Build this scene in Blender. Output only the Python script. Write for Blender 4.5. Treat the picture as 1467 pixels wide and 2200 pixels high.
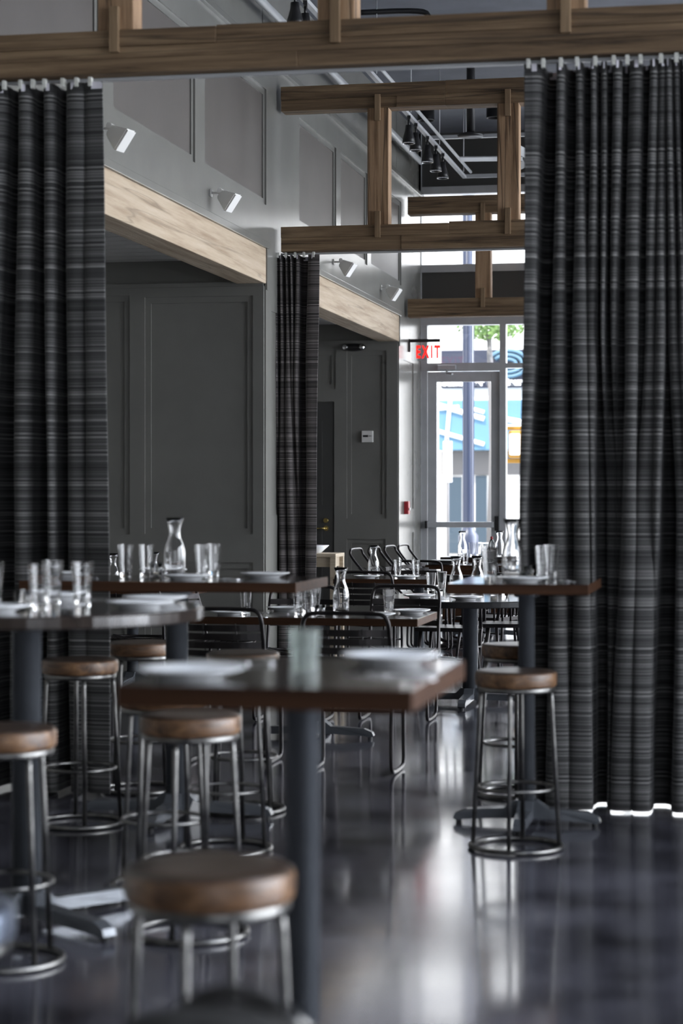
import bpy, bmesh, math, random
from mathutils import Vector, Matrix
random.seed(7)
PI = math.pi
for o in list(bpy.data.objects): bpy.data.objects.remove(o, do_unlink=True)
scene = bpy.context.scene
COL = scene.collection

# ------------------------------------------------------------------ camera
F = 4420.0                      # focal length in pixels of the 1467x2200 frame
CX, HY, CAMZ = 733.5, 1060.0, 1.48
TH = math.radians(11.22)        # the room's long axis runs away to the right of the view
CT, ST = math.cos(TH), math.sin(TH)
cam = bpy.data.cameras.new('camera'); co = bpy.data.objects.new('camera', cam); COL.objects.link(co)
co.location = (0, 0, CAMZ); co.rotation_euler = (PI/2, 0, TH)
cam.sensor_fit = 'VERTICAL'; cam.sensor_height = 36.0; cam.sensor_width = 24.0
cam.lens = F*36/2200; cam.shift_y = -(1100-HY)/2200
cam.clip_start = .05; cam.clip_end = 300
cam.dof.use_dof = True; cam.dof.focus_distance = 16.5; cam.dof.aperture_fstop = 2.6
scene.camera = co

# ------------------------------------------------------------------ world, sun, daylight portals, exposure
w = bpy.data.worlds.new('sky'); scene.world = w; w.use_nodes = True
nt = w.node_tree; nt.nodes.clear()
out = nt.nodes.new('ShaderNodeOutputWorld'); bg = nt.nodes.new('ShaderNodeBackground')
tc = nt.nodes.new('ShaderNodeTexCoord'); sp = nt.nodes.new('ShaderNodeSeparateXYZ'); cr = nt.nodes.new('ShaderNodeValToRGB')
nt.links.new(tc.outputs['Generated'], sp.inputs[0]); nt.links.new(sp.outputs['Z'], cr.inputs[0])
cr.color_ramp.elements[0].position = .45; cr.color_ramp.elements[0].color = (.82, .865, .94, 1)
cr.color_ramp.elements[1].position = .75; cr.color_ramp.elements[1].color = (.68, .78, .97, 1)
nt.links.new(cr.outputs[0], bg.inputs[0])
# hazy sky, glow added right and beyond the street to strengthen window light
vd = nt.nodes.new('ShaderNodeVectorMath'); vd.operation = 'DOT_PRODUCT'; vd.inputs[1].default_value = Vector((.75, .55, .42)).normalized()
nt.links.new(tc.outputs['Generated'], vd.inputs[0])
mx = nt.nodes.new('ShaderNodeMath'); mx.operation = 'MAXIMUM'; mx.inputs[1].default_value = 0; nt.links.new(vd.outputs['Value'], mx.inputs[0])
pw = nt.nodes.new('ShaderNodeMath'); pw.operation = 'POWER'; pw.inputs[1].default_value = 2; nt.links.new(mx.outputs[0], pw.inputs[0])
ma = nt.nodes.new('ShaderNodeMath'); ma.operation = 'MULTIPLY_ADD'; ma.inputs[1].default_value = 4.0; ma.inputs[2].default_value = .55; nt.links.new(pw.outputs[0], ma.inputs[0])
nt.links.new(ma.outputs[0], bg.inputs[1])
nt.links.new(bg.outputs[0], out.inputs[0])
sl = bpy.data.lights.new('sun', 'SUN'); sl.energy = 1.2; sl.angle = .01; sl.color = (1, .95, .86)
so = bpy.data.objects.new('sun', sl); COL.objects.link(so)
so.rotation_euler = Vector((.25, .55, -.85)).to_track_quat('-Z', 'Y').to_euler()
ZCEIL = 5.84
def portal(loc, rot, sx, sy):
    l = bpy.data.lights.new('window_portal', 'AREA'); l.shape = 'RECTANGLE'; l.size = sx; l.size_y = sy; l.cycles.is_portal = True
    o = bpy.data.objects.new('window_portal', l); COL.objects.link(o); o.location = loc; o.rotation_euler = rot
portal((1.2, 24.66, 1.8), (PI/2, 0, PI), 9.8, 3.5)
portal((1.2, 24.66, 4.7), (PI/2, 0, PI), 9.8, .95)
portal((5.95, 17.3, 2.9), (0, PI/2, 0), 4.6, 13.2)
portal((5.95, 5.5, 2.9), (0, PI/2, 0), 4.8, 7.3)
portal((3.15, -2.95, 2.9), (PI/2, 0, 0), 5.1, 5.0)
portal((2.3, 6.2, ZCEIL), (0, 0, 0), 2.0, 1.4)
scene.view_settings.view_transform = 'Standard'; scene.view_settings.look = 'None'
scene.view_settings.gamma = 1; scene.view_settings.use_curve_mapping = False
scene.view_settings.exposure = 2.7

# ------------------------------------------------------------------ coordinates: pixel ray -> room coordinates
def ray(px): x = (px-CX)/F; return Vector((x*CT-ST, x*ST+CT))   # per unit of depth
def at(px, D, z=0.0): r = ray(px)*D; return Vector((r.x, r.y, z))
def onY(px, Y): r = ray(px); D = Y/r.y; return r.x*D, D
def onYz(px, py, Y): X, D = onY(px, Y); return X, CAMZ+(HY-py)*D/F
def onX(px, X): r = ray(px); D = X/r.x; return r.y*D, D
def onXz(px, py, X): Y, D = onX(px, X); return Y, CAMZ+(HY-py)*D/F

# ------------------------------------------------------------------ materials
M = {}
def mat(name, col=(.5,.5,.5), rough=.5, metal=0, **kw):
    m = bpy.data.materials.new(name); m.use_nodes = True; M[name] = m
    b = m.node_tree.nodes['Principled BSDF']
    b.inputs['Base Color'].default_value = (*col, 1); b.inputs['Roughness'].default_value = rough; b.inputs['Metallic'].default_value = metal
    for k, v in kw.items(): b.inputs[k.replace('_', ' ')].default_value = v
    return m
def noise_mat(name, c1, c2, scale, rough=.5, metal=0, stretch=(1,1,1), bump=0, detail=5, r2=None, lo=.35, hi=.65, bs=None, **kw):
    m = mat(name, c1, rough, metal, **kw); t = m.node_tree; N = t.nodes; L = t.links; b = N['Principled BSDF']
    tc = N.new('ShaderNodeTexCoord'); mp = N.new('ShaderNodeMapping'); mp.inputs['Scale'].default_value = stretch
    nz = N.new('ShaderNodeTexNoise'); nz.inputs['Scale'].default_value = scale; nz.inputs['Detail'].default_value = detail
    L.new(tc.outputs['Object'], mp.inputs[0]); L.new(mp.outputs[0], nz.inputs['Vector'])
    cr = N.new('ShaderNodeValToRGB'); cr.color_ramp.elements[0].position = lo; cr.color_ramp.elements[1].position = hi
    cr.color_ramp.elements[0].color = (*c1, 1); cr.color_ramp.elements[1].color = (*c2, 1)
    L.new(nz.outputs['Fac'], cr.inputs[0]); L.new(cr.outputs[0], b.inputs['Base Color'])
    if r2 is not None:
        mr = N.new('ShaderNodeMapRange'); mr.inputs[3].default_value = rough; mr.inputs[4].default_value = r2
        mr.inputs[1].default_value = lo; mr.inputs[2].default_value = hi
        L.new(nz.outputs['Fac'], mr.inputs[0]); L.new(mr.outputs[0], b.inputs['Roughness'])
    if bump:
        bp = N.new('ShaderNodeBump'); bp.inputs['Strength'].default_value = bump; bp.inputs['Distance'].default_value = .01
        src = nz
        if bs:
            src = N.new('ShaderNodeTexNoise'); src.inputs['Scale'].default_value = bs; src.inputs['Detail'].default_value = 3
            L.new(mp.outputs[0], src.inputs['Vector'])
        L.new(src.outputs['Fac'], bp.inputs['Height']); L.new(bp.outputs[0], b.inputs['Normal'])
    return m
def wood(name, axis, dark, mid, light, rough=.75, scale=1.0, crack=.55, bump=.5, dist=.35):
    m = mat(name, mid, rough); t = m.node_tree; N = t.nodes; L = t.links; b = N['Principled BSDF']
    tc = N.new('ShaderNodeTexCoord'); mp = N.new('ShaderNodeMapping')
    s = [11*scale]*3; s['XYZ'.index(axis)] = .55*scale; mp.inputs['Scale'].default_value = s
    L.new(tc.outputs['Object'], mp.inputs[0])
    n1 = N.new('ShaderNodeTexNoise'); n1.inputs['Scale'].default_value = 1.6; n1.inputs['Detail'].default_value = 9; n1.inputs['Roughness'].default_value = .65; n1.inputs['Distortion'].default_value = dist
    L.new(mp.outputs[0], n1.inputs['Vector'])
    cr = N.new('ShaderNodeValToRGB'); e = cr.color_ramp.elements
    e[0].position = .30; e[0].color = (*dark, 1); e[1].position = .72; e[1].color = (*light, 1)
    k = cr.color_ramp.elements.new(.5); k.color = (*mid, 1)
    L.new(n1.outputs['Fac'], cr.inputs[0])
    # long drying cracks
    mp2 = N.new('ShaderNodeMapping'); s2 = [7*scale]*3; s2['XYZ'.index(axis)] = .22*scale; mp2.inputs['Scale'].default_value = s2
    L.new(tc.outputs['Object'], mp2.inputs[0])
    n2 = N.new('ShaderNodeTexNoise'); n2.inputs['Scale'].default_value = 1.1; n2.inputs['Detail'].default_value = 2
    L.new(mp2.outputs[0], n2.inputs['Vector'])
    su = N.new('ShaderNodeMath'); su.operation = 'SUBTRACT'; su.inputs[1].default_value = .5; L.new(n2.outputs['Fac'], su.inputs[0])
    ab = N.new('ShaderNodeMath'); ab.operation = 'ABSOLUTE'; L.new(su.outputs[0], ab.inputs[0])
    mr = N.new('ShaderNodeMapRange'); mr.inputs[1].default_value = .0; mr.inputs[2].default_value = .012; mr.inputs[3].default_value = 1-crack; mr.inputs[4].default_value = 1
    L.new(ab.outputs[0], mr.inputs[0])
    mx = N.new('ShaderNodeMix'); mx.data_type = 'RGBA'; mx.blend_type = 'MULTIPLY'; mx.inputs['Factor'].default_value = 1
    L.new(cr.outputs[0], mx.inputs['A']); L.new(mr.outputs[0], mx.inputs['B']); L.new(mx.outputs['Result'], b.inputs['Base Color'])
    bp = N.new('ShaderNodeBump'); bp.inputs['Strength'].default_value = bump; bp.inputs['Distance'].default_value = .012
    ml = N.new('ShaderNodeMath'); ml.operation = 'MULTIPLY'; L.new(n1.outputs['Fac'], ml.inputs[0]); L.new(mr.outputs[0], ml.inputs[1])
    L.new(ml.outputs[0], bp.inputs['Height']); L.new(bp.outputs[0], b.inputs['Normal'])
    return m
def glassy(name, tint=(1,1,1), rough=0.0):
    # thin window pane: clear with a fresnel sheen
    m = bpy.data.materials.new(name); m.use_nodes = True; M[name] = m; t = m.node_tree; N = t.nodes; N.clear(); L = t.links
    o = N.new('ShaderNodeOutputMaterial'); tr = N.new('ShaderNodeBsdfTransparent'); tr.inputs[0].default_value = (*tint, 1)
    gl = N.new('ShaderNodeBsdfGlossy'); gl.inputs['Roughness'].default_value = rough
    fr = N.new('ShaderNodeFresnel'); fr.inputs[0].default_value = 1.45; mx = N.new('ShaderNodeMixShader')
    L.new(fr.outputs[0], mx.inputs[0]); L.new(tr.outputs[0], mx.inputs[1]); L.new(gl.outputs[0], mx.inputs[2]); L.new(mx.outputs[0], o.inputs[0])
    return m
def emit(name, col, s):
    m = mat(name, (0,0,0), .5); b = m.node_tree.nodes['Principled BSDF']
    b.inputs['Emission Color'].default_value = (*col, 1); b.inputs['Emission Strength'].default_value = s
    return m
noise_mat('wall_paint', (.172,.170,.156), (.186,.184,.168), 3, rough=.24, bump=.03, bs=9, detail=3)
noise_mat('upper_paint', (.085,.076,.068), (.094,.084,.076), 2.5, rough=.5, bump=.04, bs=20, detail=3)
mat('dark_paint', (.065,.065,.062), .5)
mat('door_paint', (.055,.055,.053), .4)
mat('white_plank', (.55,.54,.52), .6)
noise_mat('ceiling_paint', (.12,.13,.155), (.16,.17,.20), 2, rough=.7)
noise_mat('concrete', (.016,.0155,.019), (.115,.113,.138), 1.7, rough=.09, r2=.2, detail=9, lo=.3, hi=.72, bump=.06, bs=3.0, Specular_IOR_Level=.75, Coat_Weight=.6, Coat_Roughness=.09)
wood('oak_x', 'X', (.042,.024,.011), (.160,.102,.055), (.30,.205,.118))
wood('oak_z', 'Z', (.11,.06,.028), (.33,.205,.115), (.45,.30,.18), crack=.7)
wood('peg_wood', 'Z', (.10,.06,.03), (.22,.145,.08), (.28,.19,.11), crack=.2)
wood('lintel_wood', 'Y', (.28,.20,.13), (.43,.34,.24), (.52,.43,.33), crack=.3, dist=.15)
wood('seat_wood', 'X', (.018,.009,.005), (.125,.064,.030), (.27,.155,.078), rough=.36, scale=1.5, crack=.3, bump=.2)
wood('seat_top', 'X', (.010,.006,.005), (.045,.030,.022), (.10,.070,.052), rough=.3, scale=1.5, crack=.3, bump=.15)
wood('table_edge', 'X', (.018,.007,.003), (.042,.017,.007), (.065,.028,.012), rough=.6, scale=2, crack=.1, bump=.1)
M['table_edge'].node_tree.nodes['Principled BSDF'].inputs['Specular IOR Level'].default_value = .2
wood('console_wood', 'X', (.40,.32,.22), (.55,.46,.34), (.62,.54,.42), scale=2, crack=.1, bump=.1)
noise_mat('table_top', (.022,.017,.015), (.030,.023,.019), 5, rough=.13, stretch=(1,8,1), Coat_Weight=.4, Coat_Roughness=.08)
noise_mat('steel', (.12,.118,.115), (.23,.225,.215), 14, rough=.3, metal=1, r2=.42)
noise_mat('pole_metal', (.085,.092,.102), (.10,.108,.12), 9, rough=.27, metal=.3)
noise_mat('chair_metal', (.018,.016,.017), (.032,.028,.028), 12, rough=.33, metal=.6)
noise_mat('pale_metal', (.10,.12,.16), (.17,.19,.24), 9, rough=.3, metal=.7)
mat('black', (.012,.012,.013), .4); mat('rubber', (.01,.01,.01), .7)
mat('ceramic', (.80,.82,.84), .18, Coat_Weight=.3)
mat('glass', (1,1,1), .0, Transmission_Weight=1, IOR=1.46)
mat('frost_glass', (.90,.96,.93), .06, Transmission_Weight=.9, IOR=1.42)
mat('candle', (.75,.72,.62), .5, Subsurface_Weight=.0)
mat('white_plastic', (.72,.71,.68), .4); mat('tape_white', (.68,.66,.72), .6)
noise_mat('curtain_hook', (.55,.55,.5), (.7,.7,.66), 40, rough=.4)
noise_mat('aluminium', (.46,.475,.49), (.52,.535,.55), 5, rough=.34, metal=.15)
mat('bright_steel', (.65,.66,.68), .22, 1)
mat('brass', (.62,.47,.18), .25, 1)
mat('red_paint', (.42,.02,.03), .4); emit('exit_red', (1,.02,.015), .25)
mat('chrome', (.8,.8,.8), .08, 1); mat('paper', (.75,.74,.72), .8)
glassy('pane'); glassy('acrylic', (.93,.95,.96), .02)
noise_mat('bag_cloth', (.012,.012,.012), (.025,.024,.023), 30, rough=.85, bump=.3)
noise_mat('facade_white', (.70,.69,.67), (.78,.77,.75), .7, rough=.9)
mat('facade_grey', (.14,.135,.135), .8); mat('sign_navy', (.015,.02,.04), .5); mat('awning_blue', (.09,.20,.31), .6)
mat('letter_white', (.85,.86,.88), .5); mat('logo_blue', (.08,.16,.23), .5); mat('post_blue', (.018,.025,.05), .35)
mat('signal_yellow', (.30,.15,.01), .5); mat('shop_glass', (.03,.05,.07), .05)
noise_mat('pavement', (.33,.32,.30), (.42,.41,.39), 1.5, rough=.85)
noise_mat('leaf', (.06,.13,.03), (.16,.26,.07), 6, rough=.6)
# striped curtain cloth: woven horizontal bands of varying width
def cloth(name, dark, light, tint):
    m = mat(name, dark, .85); t = m.node_tree; N = t.nodes; L = t.links; b = N['Principled BSDF']
    tc = N.new('ShaderNodeTexCoord'); sp = N.new('ShaderNodeSeparateXYZ'); L.new(tc.outputs['Object'], sp.inputs[0])
    def n1(sc, det):
        n = N.new('ShaderNodeTexNoise'); n.noise_dimensions = '1D'; n.inputs['Scale'].default_value = sc; n.inputs['Detail'].default_value = det; n.inputs['Roughness'].default_value = .75
        L.new(sp.outputs['Z'], n.inputs['W']); return n
    a = n1(14, 1); c = n1(95, 2)
    mu = N.new('ShaderNodeMath'); mu.operation = 'MULTIPLY_ADD'; mu.inputs[1].default_value = .35; L.new(a.outputs['Fac'], mu.inputs[0]); L.new(c.outputs['Fac'], mu.inputs[2])
    cr = N.new('ShaderNodeValToRGB'); e = cr.color_ramp.elements; e[0].position = .50; e[0].color = (*dark, 1); e[1].position = .92; e[1].color = (*light, 1)
    k = e.new(.68); k.color = (*tint, 1)
    L.new(mu.outputs[0], cr.inputs[0]); L.new(cr.outputs[0], b.inputs['Base Color'])
    wv = N.new('ShaderNodeTexNoise'); wv.inputs['Scale'].default_value = 260
    L.new(tc.outputs['Object'], wv.inputs['Vector'])
    bp = N.new('ShaderNodeBump'); bp.inputs['Strength'].default_value = .25; bp.inputs['Distance'].default_value = .002
    L.new(wv.outputs['Fac'], bp.inputs['Height']); L.new(bp.outputs[0], b.inputs['Normal'])
    b.inputs['Sheen Weight'].default_value = .1
cloth('curtain_cloth', (.010,.010,.010), (.21,.205,.20), (.039,.039,.039))
cloth('curtain_brown', (.015,.013,.013), (.24,.215,.21), (.07,.062,.060))

# ------------------------------------------------------------------ mesh builder
class MB:
    def __init__(s): s.bm = bmesh.new()
    def box(s, x0, x1, y0, y1, z0, z1, bev=0, mi=0, rot=None, piv=None):
        r = bmesh.ops.create_cube(s.bm, size=1); vs = r['verts']
        for v in vs: v.co = Vector(((x0+x1)/2+v.co.x*(x1-x0), (y0+y1)/2+v.co.y*(y1-y0), (z0+z1)/2+v.co.z*(z1-z0)))
        fs = set(f for v in vs for f in v.link_faces)
        for f in fs: f.material_index = mi
        if bev:
            es = list(set(e for v in vs for e in v.link_edges))
            r2 = bmesh.ops.bevel(s.bm, geom=es, offset=bev, segments=2, affect='EDGES', profile=.6)
            vs = list(set(v for f in r2['faces'] for v in f.verts) | set(v for v in vs if v.is_valid))
        if rot is not None: bmesh.ops.rotate(s.bm, verts=vs, cent=piv or Vector((0,0,0)), matrix=rot)
        return vs
    def tube(s, pts, r, seg=10, closed=False, smooth=0, caps=True):
        pts = [Vector(p) for p in pts]
        if smooth: pts = chaikin(pts, smooth, closed)
        n = len(pts); rs = r if isinstance(r, (list, tuple)) else [r]*n
        rings = []; up = None
        for i, p in enumerate(pts):
            a = pts[(i-1) % n] if (closed or i > 0) else p; b = pts[(i+1) % n] if (closed or i < n-1) else p
            d = (b-a).normalized()
            if up is None: up = Vector((0,0,1)) if abs(d.z) < .9 else Vector((1,0,0))
            u = (up-d*up.dot(d)).normalized(); v = d.cross(u); up = u
            rings.append([s.bm.verts.new(p+(u*math.cos(2*PI*k/seg)+v*math.sin(2*PI*k/seg))*rs[i]) for k in range(seg)])
        m = n if closed else n-1
        for i in range(m):
            A, B = rings[i], rings[(i+1) % n]
            off = 0
            if closed and i == n-1:
                off = min(range(seg), key=lambda o: (A[0].co-B[o].co).length)
            for k in range(seg):
                f = s.bm.faces.new((A[k], A[(k+1) % seg], B[(k+1+off) % seg], B[(k+off) % seg])); f.smooth = True
        if not closed and caps:
            s.bm.faces.new(list(reversed(rings[0]))); s.bm.faces.new(rings[-1])
    def lathe(s, prof, seg=28, c=(0,0,0), smooth=True, mi=0):
        c = Vector(c); rings = []
        for r, z in prof:
            if r < 1e-5: rings.append([s.bm.verts.new(c+Vector((0,0,z)))])
            else: rings.append([s.bm.verts.new(c+Vector((r*math.cos(2*PI*k/seg), r*math.sin(2*PI*k/seg), z))) for k in range(seg)])
        for A, B in zip(rings, rings[1:]):
            for k in range(seg):
                k2 = (k+1) % seg
                if len(A) == 1 and len(B) == 1: continue
                if len(A) == 1: f = s.bm.faces.new((A[0], B[k2], B[k]))
                elif len(B) == 1: f = s.bm.faces.new((A[k], A[k2], B[0]))
                else: f = s.bm.faces.new((A[k], A[k2], B[k2], B[k]))
                f.smooth = smooth; f.material_index = mi
    def cyl(s, c, r, z0, z1, seg=20, smooth=True): s.lathe([(0,z0),(r,z0),(r,z1),(0,z1)], seg, c, False)
    def prism(s, poly, z0, z1, bev=0):
        a = [s.bm.verts.new((x, y, z0)) for x, y in poly]; b = [s.bm.verts.new((x, y, z1)) for x, y in poly]
        s.bm.faces.new(list(reversed(a))); s.bm.faces.new(b)
        n = len(poly)
        for i in range(n): s.bm.faces.new((a[i], a[(i+1) % n], b[(i+1) % n], b[i]))
        return a+b
    def xf(s, mtx): bmesh.ops.transform(s.bm, matrix=mtx, verts=s.bm.verts)
    def build(s, name, m, parent=None, loc=None, label=None):
        bmesh.ops.recalc_face_normals(s.bm, faces=s.bm.faces)
        me = bpy.data.meshes.new(name); s.bm.to_mesh(me); s.bm.free()
        for k in (m if isinstance(m, (list, tuple)) else [m]): me.materials.append(M[k])
        o = bpy.data.objects.new(name, me); COL.objects.link(o)
        if parent: o.parent = parent
        if loc is not None: o.location = loc
        if label: o['label'] = label
        return o
def chaikin(p, it, closed=False):
    for _ in range(it):
        q = [] if closed else [p[0]]
        n = len(p)
        for i in range(n if closed else n-1):
            a, b = p[i], p[(i+1) % n]
            q += [a.lerp(b, .25), a.lerp(b, .75)]
        if not closed: q.append(p[-1])
        p = q
    return p
def circle(r, z, n=36, c=(0,0)): return [(c[0]+r*math.cos(2*PI*k/n), c[1]+r*math.sin(2*PI*k/n), z) for k in range(n)]
def empty(name, label, cat, loc=(0,0,0), rz=0, group=None):
    o = bpy.data.objects.new(name, None); COL.objects.link(o); o.location = loc; o.rotation_euler = (0,0,rz); o.empty_display_size = .1
    tag(o, label, cat, group); return o
def tag(o, label, cat, group=None):
    o['label'] = label; o['category'] = cat
    if group: o['group'] = group
    return o
def struct(o): o['kind'] = 'structure'; return o
def copy_tree(o, parent=None):
    c = o.copy(); COL.objects.link(c)
    if parent: c.parent = parent
    for ch in [k for k in bpy.data.objects if k.parent == o]: copy_tree(ch, c)
    return c
PROTO = {}
def place(kind, builder, loc, rz, label, cat, group=None, tilt=None):
    if kind not in PROTO: o = builder(); PROTO[kind] = o
    else: o = copy_tree(PROTO[kind])
    o.location = loc; o.rotation_euler = (tilt or 0, 0, rz)
    for k in ('group',):
        if k in o: del o[k]
    return tag(o, label, cat, group)

# ------------------------------------------------------------------ room shell
XL, XR, YB, YF, ZC = -3.914, 6.0, 24.71, -3.0, 5.85
b = MB(); b.box(-7.6, XR, YF, YB+.1, -.12, 0); struct(b.build('floor', 'concrete'))
b = MB()
for x0, x1, y0, y1 in ((-7.8, 1.2, YF-.2, YB+.3), (3.4, XR+.2, YF-.2, YB+.3), (1.2, 3.4, YF-.2, 5.4), (1.2, 3.4, 7.0, YB+.3)): b.box(x0, x1, y0, y1, ZC, ZC+.15)
struct(b.build('ceiling', 'ceiling_paint'))
b = MB()  # unseen skylight, added to light the high tables from above
for k in range(4): x = 1.23+k*.713; b.box(x-.025, x+.025, 5.4, 7.0, ZC+.08, ZC+.14)
for y in (5.43, 6.97): b.box(1.2, 3.4, y-.03, y+.03, ZC+.08, ZC+.14)
o = struct(b.build('window_13', 'aluminium')); g = MB(); g.box(1.2, 3.4, 5.4, 7.0, ZC+.10, ZC+.11); g.build('glass_pane', 'pane', o)

def slab(b, plane, c, u0, u1, v0, v1, d0, d1, bev=0):
    # plane 'X': faces +X at X=c, u=Y v=Z;  plane 'Y': faces -Y at Y=c, u=X v=Z
    if plane == 'X': b.box(c+d0, c+d1, u0, u1, v0, v1, bev)
    else: b.box(u0, u1, c-d1, c-d0, v0, v1, bev)
def panelled(b, plane, c, u0, u1, v0, v1, holes, proud=.03, solid=()):
    us = sorted(set([u0, u1]+[h[i] for h in list(holes)+list(solid) for i in (0, 1)])); vs = sorted(set([v0, v1]+[h[i] for h in list(holes)+list(solid) for i in (2, 3)]))
    for i in range(len(us)-1):
        run = None
        for j in range(len(vs)-1):
            cu, cv = (us[i]+us[i+1])/2, (vs[j]+vs[j+1])/2
            inh = any(h[0] < cu < h[1] and h[2] < cv < h[3] for h in list(holes)+list(solid))
            if not inh:
                if run is None: run = vs[j]
            if inh or j == len(vs)-2:
                end = vs[j] if inh else vs[j+1]
                if run is not None: slab(b, plane, c, us[i], us[i+1], run, end, 0, proud); run = None
    for h in holes:                                   # stepped moulding inside each sunk panel
        m = .05; a = proud*.5
        slab(b, plane, c, h[0], h[0]+m, h[2], h[3], 0, a); slab(b, plane, c, h[1]-m, h[1], h[2], h[3], 0, a)
        slab(b, plane, c, h[0]+m, h[1]-m, h[2], h[2]+m, 0, a); slab(b, plane, c, h[0]+m, h[1]-m, h[3]-m, h[3], 0, a)
def wy(px): return onX(px, XL)[0]
YP1, YP2 = wy(571), wy(857)                           # faces of the two alcove partitions
O1 = (10.9, YP1); O2 = (17.75, YP2)                   # alcove openings along the left wall
ZL0, ZL1 = 3.21, 3.50
b = MB()
b.box(XL-.25, XL-.03, YF, O1[0], 0, ZC); b.box(XL-.25, XL-.03, O1[1]+.02, O2[0], 0, ZC); b.box(XL-.25, XL-.03, O2[1]+.02, YB, 0, ZC)
b.box(XL-.25, XL-.03, O1[0], O1[1], ZL1, ZC); b.box(XL-.25, XL-.03, O2[0], O2[1], ZL1, ZC)
PZ0, PZ1 = 3.86, 4.815
ph = [(10.3, wy(222)-.08), (wy(243), wy(419)), (wy(440), wy(572)), (wy(643), wy(722)), (wy(732), wy(789)), (wy(797), wy(862))]
holes = [(a, c, PZ0, PZ1) for a, c in ph]
holes += [(wy(866)+.02, wy(888), 1.30, 3.02), (wy(866)+.02, wy(888), .25, 1.02), (O1[1]+.2, O2[0]-.2, 1.30, 3.0)]
panelled(b, 'X', XL-.03, YF, YB, 0, 5.06, holes, .03, solid=[(O1[0], O1[1], 0, ZL1), (O2[0], O2[1], 0, ZL1)])
slab(b, 'X', XL, YF, YB, 5.06, 5.11, -.03, .035, .006)
struct(b.build('wall_left', 'wall_paint'))
b = MB()
for h in holes[:6]: slab(b, 'X', XL-.03, h[0]+.05, h[1]-.05, h[2]+.05, h[3]-.05, 0, .004)
struct(b.build('trim_1', 'upper_paint'))
b = MB()
for y0, y1 in (O1, O2):
    slab(b, 'X', XL, y0-.06, y1+.05, ZL1, ZL1+.055, 0, .022, .004)
    slab(b, 'X', XL, y1, y1+.05, ZL0-.05, ZL1+.03, 0, .012)
struct(b.build('trim_2', 'wall_paint'))
# right wall with tall windows, wall behind the camera
b = MB()
def wall_with_openings(b, x0, x1, y0, y1, z0, z1, ops):
    ys = sorted(ops); cur = y0
    for a, c, d, e in ys:
        b.box(x0, x1, cur, a, z0, z1); b.box(x0, x1, a, c, z0, d); b.box(x0, x1, a, c, e, z1); cur = c
    b.box(x0, x1, cur, y1, z0, z1)
ROPS = [(1.9, 5.3, .5, 5.3), (5.7, 9.1, .5, 5.3)]+[(10.8+k*3.4, 13.7+k*3.4, .6, 5.2) for k in range(4)]
wall_with_openings(b, XR, XR+.2, YF, YB+.2, 0, ZC, ROPS)
struct(b.build('wall_right', 'upper_paint'))
b = MB(); b.box(-7.6, .6, YF-.2, YF, 0, ZC); b.box(5.7, XR+.2, YF-.2, YF, 0, ZC); b.box(.6, 5.7, YF-.2, YF, 0, .4); b.box(.6, 5.7, YF-.2, YF, 5.4, ZC); struct(b.build('wall_rear', 'wall_paint'))
b = MB()  # unseen glazing behind the camera, added for frontal fill light
for k in range(4): x = .64+k*1.67; b.box(x-.04, x+.04, YF-.14, YF-.04, .4, 5.4)
for z in (.43, 3.1, 5.37): b.box(.6, 5.7, YF-.14, YF-.04, z-.03, z+.03)
o = struct(b.build('window_12', 'aluminium'))
g = MB(); g.box(.6, 5.7, YF-.1, YF-.09, .4, 5.4); g.build('glass_pane', 'pane', o)
for i, (a, c, d, e) in enumerate(ROPS):
    b = MB()
    for y in (a+.03, (a+c)/2, c-.03): b.box(XR+.05, XR+.12, y-.03, y+.03, d, e)
    for z in (d+.03, (d+e)/2, e-.03): b.box(XR+.05, XR+.12, a, c, z-.03, z+.03)
    o = struct(b.build('window_%d' % (i+3), 'aluminium'))
    g = MB(); g.box(XR+.08, XR+.09, a, c, d, e); g.build('glass_pane', 'pane', o)

# alcoves behind the left wall
b = MB()
b.box(-7.5, -7.3, 9.8, YB, 0, ZC)
struct(b.build('wall_alcove', 'wall_paint'))
b = MB(); b.box(-7.3, XL-.25, 10.7, O1[0], 0, ZC); struct(b.build('wall_near', 'wall_paint'))
def partition(name, Y, holes, y2, solid=()):
    b = MB(); b.box(-7.3, XL-.01 if Y > 20 else XL-.01, Y, y2, 0, 3.6)
    panelled(b, 'Y', Y, -7.3, XL-.012, 0, 3.215, holes, .03, solid)
    slab(b, 'Y', Y, -7.3, XL-.012, 3.19, 3.225, 0, .045)
    return struct(b.build(name, 'wall_paint'))
def pr(Y, px0, px1, py0, py1):
    x0, z1 = onYz(px0, py0, Y); x1, _ = onYz(px1, py0, Y); z0 = onYz(px1, py1, Y)[1]
    return (x0, x1, z0, z1)
h1 = [pr(YP1, 313, 545, 640, 1148), pr(YP1, 313, 545, 1207, 1400), pr(YP1, 60, 281, 640, 1148), pr(YP1, 60, 281, 1207, 1400)]
partition('wall_partition', YP1, h1, O2[0])
door = pr(YP2, 560, 719, 864, 1340)
h2 = [pr(YP2, 746, 831, 755, 1114), pr(YP2, 746, 829, 1158, 1290), pr(YP2, 610, 722, 755, 836)]
partition('wall_partition', YP2, h2, YB, solid=[(door[0], door[1], 0, door[3])])
b = MB()
for y0, y1 in (O1, O2):
    b.box(-7.3, XL-.25, y0, y1, 3.43, 3.5)
    for k in range(24): b.box(-7.3, XL-.25, y0+k*.25, min(y1, y0+k*.25+.235), 3.415, 3.43) if y0+k*.25 < y1 else None
struct(b.build('trim_3', 'white_plank'))
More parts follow.
